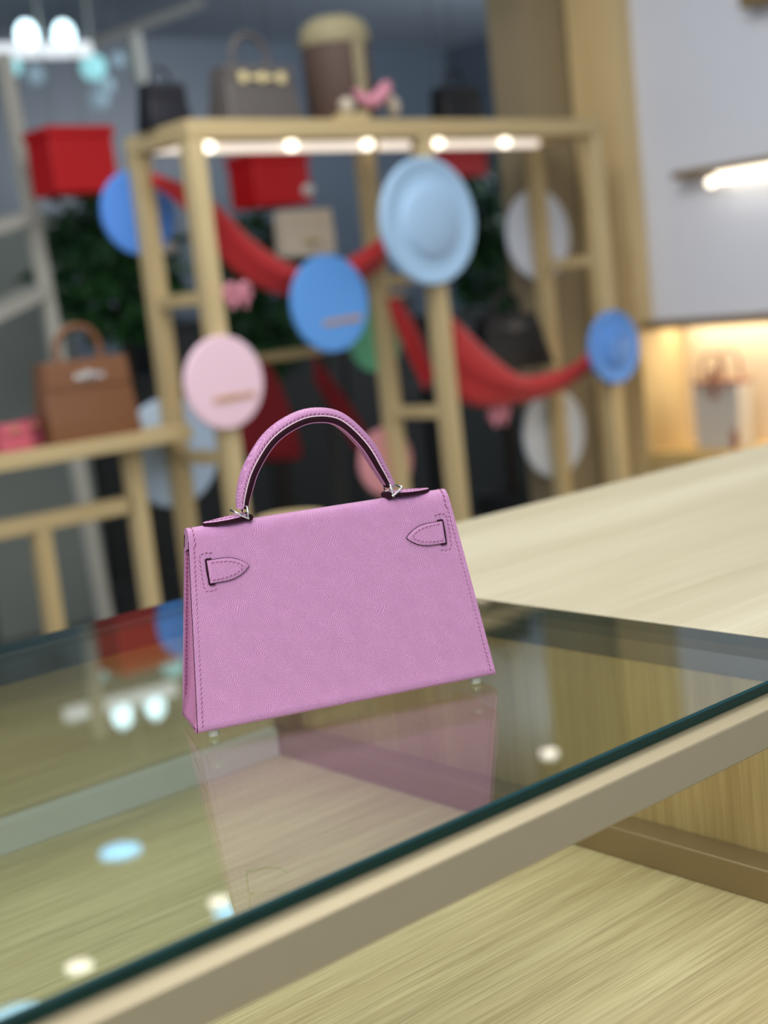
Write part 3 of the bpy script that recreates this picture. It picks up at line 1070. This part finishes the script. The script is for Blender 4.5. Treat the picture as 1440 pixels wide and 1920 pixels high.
# beige clutch and black bag inside the bays, on clear shelves
M['acrylic'] = pane_glass('clear_acrylic', (.93, .95, .95, 1))
q = ony(592, 478, 303)
zsh = q.z
build(MB().box((PX[0] + 2.4, 300, zsh - 1.0), (PX[1] - 2.4, 314, zsh)), 'acrylic_shelf', 'acrylic', None, smooth=0, bevel=.05, label='clear acrylic shelf under the beige clutch', cat='shelf')
display_bag('clutch_bag', (q.x, 307, zsh), 0, 17.5, 12.2, 5, 17, 4, 'beige_l', 'beige leather clutch with gold clasp above the red drape', 'gold', handle=False, flap=.75, lz=.3)
q = ony(978, 692, 290)
zs2 = q.z
build(MB().box((PX[1] + 2.4, 289.2, zs2 - 1.0), (PX[2] - 2.4, 301, zs2)), 'acrylic_shelf', 'acrylic', None, smooth=0, bevel=.05, label='clear acrylic shelf under the black bag, behind the right red drape', cat='shelf')
display_bag('handbag', (q.x, 294.5, zs2), 0, 31.0, 16, 9, 20.5, 5, 'black_l', 'black handbag with round clasp above the right red drape', 'taupe_l', handle_h=.62, flap=.4)

# small block on the beam
q = ony(658, 212, YF)
build(MB().box((q.x - 4.6, YF - 1.6, 70.02), (q.x + 4.6, YF + 1.6, 71.6)), 'sign_block', 'framex', None, bevel=.2, label='small oak block on the front edge of the frame top', cat='block')

# canvas tote in the niche
q = onx(1362, 840, 361)
tote = empty('tote_bag', (361, q.y, -33.2), math.radians(-90), 'grey white canvas tote with brown handles in the lit niche', 'handbag')
M['canvas'] = plain('grey_canvas', (196, 190, 180), .8, 0, .05, 80)
M['brown'] = plain('brown_leather_trim', (150, 96, 76), .5)
tb = MB()
rs = []
for t in (0, .5, 1):
    a, c_ = 8.0 + .5 * t, 4.4 - .7 * t
    rs.append([(-a, -c_, t * 21), (a, -c_, t * 21), (a, c_, t * 21), (-a, c_, t * 21)])
tb.rings(rs)
build(tb, 'body', 'canvas', tote, local=True, bevel=.4)
build(MB().box((-8.6, -3.9, 20.0), (8.6, 3.9, 21.4)), 'top_band', 'brown', tote, local=True, bevel=.3)
for y in (-4.2, 4.2):
    build(MB().tube(spline([(-4, y, 17), (-4, y, 22), (-3.4, y, 28), (0, y, 30.5), (3.4, y, 28), (4, y, 22), (4, y, 17)], 22), .45, 8), 'handle', 'brown', tote, local=True)
build(MB().box((-1.2, -5.0, 16), (1.2, -4.1, 25)), 'front_tab', 'brown', tote, local=True, bevel=.2)
build(MB().box((5.5, -4.9, 0.2), (7.9, -4.3, 6)), 'corner_patch', 'brown', tote, local=True, bevel=.1)

# ------------------------------------------------------------------ far background
M['redbox'] = plain('red_lacquer', (214, 16, 26), .4, 0, .06, 5)
M['leaf'] = plain('dark_green_leaf', (38, 82, 42), .55, 0, .5, 9)
M['trunk'] = plain('dark_trunk', (44, 34, 26), .8)
for i, (x0, y0, x1, y1, Y, lb) in enumerate(((78, 238, 226, 362, 400, 'red lacquered hanging box left of the display frame'), (460, 286, 588, 386, 400, 'red lacquered hanging box seen through the left bay'), (822, 280, 914, 332, 400, 'red lacquered hanging box seen above the largest blue plaque'))):
    a = ony(x0, (y0 + y1) / 2, Y)
    b = ony(x1, (y0 + y1) / 2, Y)
    zt_, zb_ = ony((x0 + x1) / 2, y0, Y).z, ony((x0 + x1) / 2, y1, Y).z
    root = empty('hanging_box', ((a.x + b.x) / 2, Y + 7, zb_), 0, lb, 'box', 'red hanging boxes')
    w_ = (b.x - a.x) * .80
    build(MB().box((a.x + 2, Y - 3, zb_), (a.x + 2 + w_, Y + 13, zt_ - 3)), 'box_body', 'redbox', root, bevel=.4)
    build(MB().box((a.x + 1.4, Y - 3.6, zt_ - 2.95), (a.x + 2.6 + w_, Y + 13.6, zt_)), 'lid', 'redbox', root, bevel=.3)
    for t in (.25, .75):
        build(MB().tube([(a.x + 2 + w_ * t, Y + 5, zt_), (a.x + 2 + w_ * t, Y + 5, CEIL)], .15, 6), 'cord', 'pot', root)


def plant(px, pyt, pyb, Y, rw, label, n=520, seed=0):
    rnd = random.Random(seed)
    t, b = ony(px, pyt, Y), ony(px, pyb, Y)
    root = empty('potted_tree', (t.x, Y, FL), 0, label, 'plant', 'potted trees behind the frame')
    zc, hz = (t.z + b.z) / 2, (t.z - b.z) / 2
    tr = MB().tube([(t.x, Y, FL + 20), (t.x + 2, Y + 1, (FL + zc) / 2), (t.x, Y, zc + hz * .5)], [3, 2.4, 1], 8)
    build(tr, 'trunk', 'trunk', root)
    build(MB().lathe((t.x, Y, FL), [(0, 0), (13, 0), (17, 24), (17.5, 26), (15.5, 26), (15, 22), (0, 22)], 28), 'pot', 'pot', root)
    mb = MB()
    for k in range(n):
        while True:
            d = Vector((rnd.uniform(-1, 1), rnd.uniform(-1, 1), rnd.uniform(-1, 1)))
            if .25 < d.length < 1:
                break
        c_ = Vector((t.x + d.x * rw, Y + d.y * rw * .8, zc + d.z * hz))
        a = Vector((rnd.uniform(-1, 1), rnd.uniform(-1, 1), rnd.uniform(-.9, .3))).normalized()
        s = a.cross(Vector((rnd.uniform(-1, 1), rnd.uniform(-1, 1), 1))).normalized()
        ln, w_ = rnd.uniform(7, 13), rnd.uniform(1.8, 3.2)
        nn = a.cross(s) * .8
        mb.add([c_, c_ + a * ln * .4 + s * w_ + nn, c_ + a * ln, c_ + a * ln * .4 - s * w_ + nn, c_ + a * ln * .45], [(0, 1, 4), (1, 2, 4), (2, 3, 4), (3, 0, 4)])
    build(mb, 'foliage', 'leaf', root, smooth=0, kind='stuff')


plant(190, 335, 640, 440, 26, 'dark green potted tree under the left red box', 700, 1)
plant(470, 390, 720, 450, 24, 'dark green potted tree behind the left bay of the frame', 560, 2)
plant(905, 300, 580, 450, 26, 'dark green potted tree behind the right bay of the frame', 560, 3)

# leaning pole and shelf edges at the far left
M['alu'] = plain('grey_aluminium', (205, 205, 195), .5, .0, .04)
ps = empty('metal_stand', (ony(100, 600, 430).x, 430, FL), 0, 'tall grey aluminium stand at the far left', 'stand')
pt, pb = ony(4, 100, 430), ony(112, 690, 430)
dv = (pb - pt)
pf = pt + dv * ((FL - pt.z) / dv.z)
build(MB().bar(pt, pf, 4.3, 4.3), 'pole', 'alu', ps, bevel=.3)
build(MB().box((pf.x - 12, 422, FL), (pf.x + 12, 438, FL + 1.5)), 'foot_plate', 'alu', ps, bevel=.2)
for (a, b, dx) in (((-30, 432), (44, 408), 0), ((-40, 600), (68, 548), 0)):
    build(MB().bar(ony(*a, 426), ony(*b, 434), 14, 4), 'shelf', 'alu', ps, bevel=.3)
M['greyp'] = plain('grey_green_panel', (140, 148, 142), .6, 0, .15, 3)
g0, g1 = ony(-120, 380, 520), ony(105, 380, 520)
build(MB().box((g0.x, 520, FL), (g1.x, 524, ony(50, 400, 520).z)), 'partition', 'greyp', None, label='grey green partition behind the metal stand', cat='partition', bevel=.3)

# light fittings at the upper left, and glowing globes that imitate glass reflections
M['lamp_cool'] = emit('cool_lamp', (214, 246, 255), 3.0)
M['lamp_dim'] = emit('dim_globe', (150, 176, 190), .42)
M['lamp_cyan'] = emit('cyan_globe', (150, 214, 220), .8)
lb = empty('lamp_bar', (ony(80, 95, 560).x, 560, ony(80, 95, 560).z), 0, 'white lamp bar with two bright lamps at the upper left', 'lamp')
M['bar_cool'] = emit('cool_diffuser', (226, 232, 236), .75)
build(MB().bar(ony(-60, 97, 560), ony(168, 93, 560), 5, 6), 'bar', 'bar_cool', lb, bevel=.5)
for px in (50, 120):
    build(MB().ball(ony(px, 66, 560), 4.6, 1, 1, 1.35), 'bulb', 'lamp_cool', lb)
p = ony(80, 95, 560)
build(MB().tube([(p.x, 560, p.z + 3), (p.x, 560, CEIL)], .5, 8), 'rod', 'alu', lb)
M['track'] = plain('track_grey', (112, 112, 108), .6)
tr = empty('ceiling_track', (ony(270, 50, 600).x, 600, ony(270, 50, 600).z), 0, 'grey diagonal track with a drop spotlight at the upper left', 'lamp')
build(MB().bar(ony(165, 84, 560), ony(375, 4, 640), 5, 5), 'track', 'track', tr, bevel=.4)
build(MB().bar(ony(246, 52, 590), ony(266, 158, 590), 6, 6), 'spot_arm', 'alu', tr, bevel=.6)
p = ony(170, 84, 562)
build(MB().tube([(p.x, p.y, p.z), (p.x, p.y, CEIL)], .4, 8), 'rod', 'alu', tr)
p = ony(370, 8, 636)
build(MB().tube([(p.x, p.y, p.z), (p.x, p.y, CEIL)], .4, 8), 'rod', 'alu', tr)
names = ['cyan glass globe pendant, topmost of the cluster under the lamp bar', 'pale glass globe pendant in the middle of the cluster', 'pale glass globe pendant, lowest of the cluster',
         'pale globe pendant just left of the drop spotlight', 'white globe pendant below the left end of the lamp bar', 'dim globe pendant lower right of the lamp bar end']
gy = 580
for (px, py, r, mt, lbn) in ((175, 126, 6.2, 'lamp_cyan', names[0]), (196, 160, 5.0, 'lamp_dim', names[1]), (186, 186, 5.0, 'lamp_dim', names[2]), (220, 112, 4.0, 'lamp_dim', names[3]), (22, 124, 5.0, 'lamp_cyan', names[4]), (66, 140, 5.5, 'lamp_dim', names[5])):
    gy += 22
    p = ony(px, py, gy)
    root = empty('globe_pendant', (p.x, gy, p.z - r), 0, lbn, 'lamp', 'globe pendants at the upper left')
    build(MB().ball(p, r), 'globe', mt, root)  # glowing globe added in place of a reflection in far glass
    build(MB().tube([(p.x, gy, p.z + r * .95), (p.x, gy, CEIL)], .2, 6), 'cord', 'alu', root)

# ceiling downlights (seen as reflections in the glass)
M['dl_cool'] = emit('cool_downlight', (128, 206, 255), 4.2)
M['dl_warm'] = emit('warm_downlight', (255, 246, 232), 6.0)


def refl(px, py, z):
    p = onz(px, py, 0)
    d = ray(px, py)
    d.z = -d.z
    return p + d * (z / d.z)


cool = ['cool white round downlight reflected near the left bottom of the glass', 'cool white round downlight reflected in the middle left of the glass', 'cool white downlight whose reflection touches the bag reflection']
for (px, py, r, lbn) in ((30, 1903, 8.5, cool[0]), (226, 1594, 8.8, cool[1]), (436, 1707, 7.0, cool[2])):
    p = refl(px, py, CEIL - 1.2)
    root = empty('downlight', (p.x, p.y, CEIL - 1.6), 0, lbn, 'downlight', 'cool ceiling downlights')
    build(MB().lathe((p.x, p.y, CEIL - 1.2), [(0, 0), (r, 0), (r, .6), (0, .6)], 32), 'diffuser', 'dl_cool', root)
    build(MB().lathe((p.x, p.y, CEIL - 1.6), [(r + .1, .2), (r + 1.4, 0), (r + 1.6, 1.6), (r + .1, 1.6)], 32, caps=False), 'trim_ring', 'strip', root)
for (px, py, r, lbn) in ((413, 1689, 4.4, 'small warm spotlight reflected beside the bag reflection edge'), (148, 1810, 4.8, 'small warm spotlight reflected at the lower left of the glass')):
    p = refl(px, py, CEIL - 1.2)
    root = empty('spotlight', (p.x, p.y, CEIL - 1.6), 0, lbn, 'downlight', 'warm ceiling spotlights')
    build(MB().lathe((p.x, p.y, CEIL - 1.2), [(0, 0), (r, 0), (r, .6), (0, .6)], 28), 'diffuser', 'dl_warm', root)
    build(MB().lathe((p.x, p.y, CEIL - 1.6), [(r + .1, .2), (r + 1.0, 0), (r + 1.2, 1.6), (r + .1, 1.6)], 28, caps=False), 'trim_ring', 'strip', root)
p = refl(1030, 1410, 122)
root = empty('pendant_spot', (p.x, p.y, p.z), 0, 'warm pendant spotlight over the frame, reflected right of the bag', 'lamp')
build(MB().lathe(p, [(0, 0), (2.8, 0), (2.8, .4), (0, .4)], 24), 'diffuser', 'dl_warm', root)
build(MB().lathe(p, [(2.85, 0), (3.6, 0), (3.4, 9), (1, 11), (1, 10), (2.9, 8.5)], 24, caps=False), 'shade', 'pot', root)
build(MB().tube([(p.x, p.y, p.z + 10), (p.x, p.y, CEIL)], .3, 8), 'cord', 'pot', root)

# white balls added behind the frame to stand in for small glints
M['bauble'] = plain('white_bauble', (232, 226, 222), .3)
for (px, py, Y, lbn) in ((578, 357, 330, 'small white bauble hanging above the beige clutch'), (318, 464, 318, 'small white bauble hanging beside the blue plaque')):
    p = ony(px, py, Y)
    root = empty('bauble', (p.x, Y, p.z - 2), 0, lbn, 'bauble', 'white baubles')
    build(MB().ball(p, 1.9), 'ball', 'bauble', root)
    build(MB().tube([(p.x, Y, p.z + 1.8), (p.x, Y, CEIL)], .08, 6), 'cord', 'pot', root)

# low dark cabinets, added to darken the background behind the frame
M['char'] = plain('charcoal_lacquer', (34, 38, 38), .5, 0, .2, 3)
for (xa, xb, zt_, lbn) in ((262, 318, 2, 'low narrow charcoal cabinet behind the oak rack'), (322, 470, 24, 'charcoal cabinet behind the middle of the frame'), (474, 640, 14, 'charcoal cabinet behind the right bay of the frame')):
    root = empty('dark_cabinet', ((xa + xb) / 2, 535, FL), 0, lbn, 'cabinet', 'charcoal cabinets behind the frame')
    box('carcass', (xa, 526, FL + 6), (xb, 556, zt_ - 3), 'char', root, .3)
    box('plinth', (xa + 3, 530, FL), (xb - 3, 553, FL + 5.9), 'char', root, .2)
    box('cabinet_top', (xa - 1, 524.5, zt_ - 2.9), (xb + 1, 557, zt_), 'char', root, .3)
    n = 3
    for k in range(n):
        a = xa + (xb - xa) * k / n + 1
        b = xa + (xb - xa) * (k + 1) / n - 1
        d_ = box('door', (a, 524.7, FL + 8), (b, 525.95, zt_ - 5), 'char', root, .3)
        box('knob', ((b - 5), 523.4, (FL + zt_) / 2 - 1), (b - 3.5, 524.65, (FL + zt_) / 2 + 1), 'alu', d_, .2)

# round oak side table between the counter and the frame
q = ony(545, 966, 205)
sr = 6.6
stl = empty('side_table', (q.x, 205, FL), 0, 'small round oak side table just behind the pink bag', 'table')
build(MB().lathe((q.x, 205, q.z - 2.4), [(0, 0), (sr - .3, 0), (sr, .4), (sr, 2), (sr - .4, 2.4), (0, 2.4)], 40), 'table_top', 'framex', stl)
build(MB().tube([(q.x, 205, FL + 2), (q.x, 205, q.z - 2.45)], 1.4, 14), 'stem', 'frame', stl)
build(MB().lathe((q.x, 205, FL), [(0, 0), (13, 0), (13, 1), (2, 2), (0, 2)], 36), 'base', 'frame', stl)
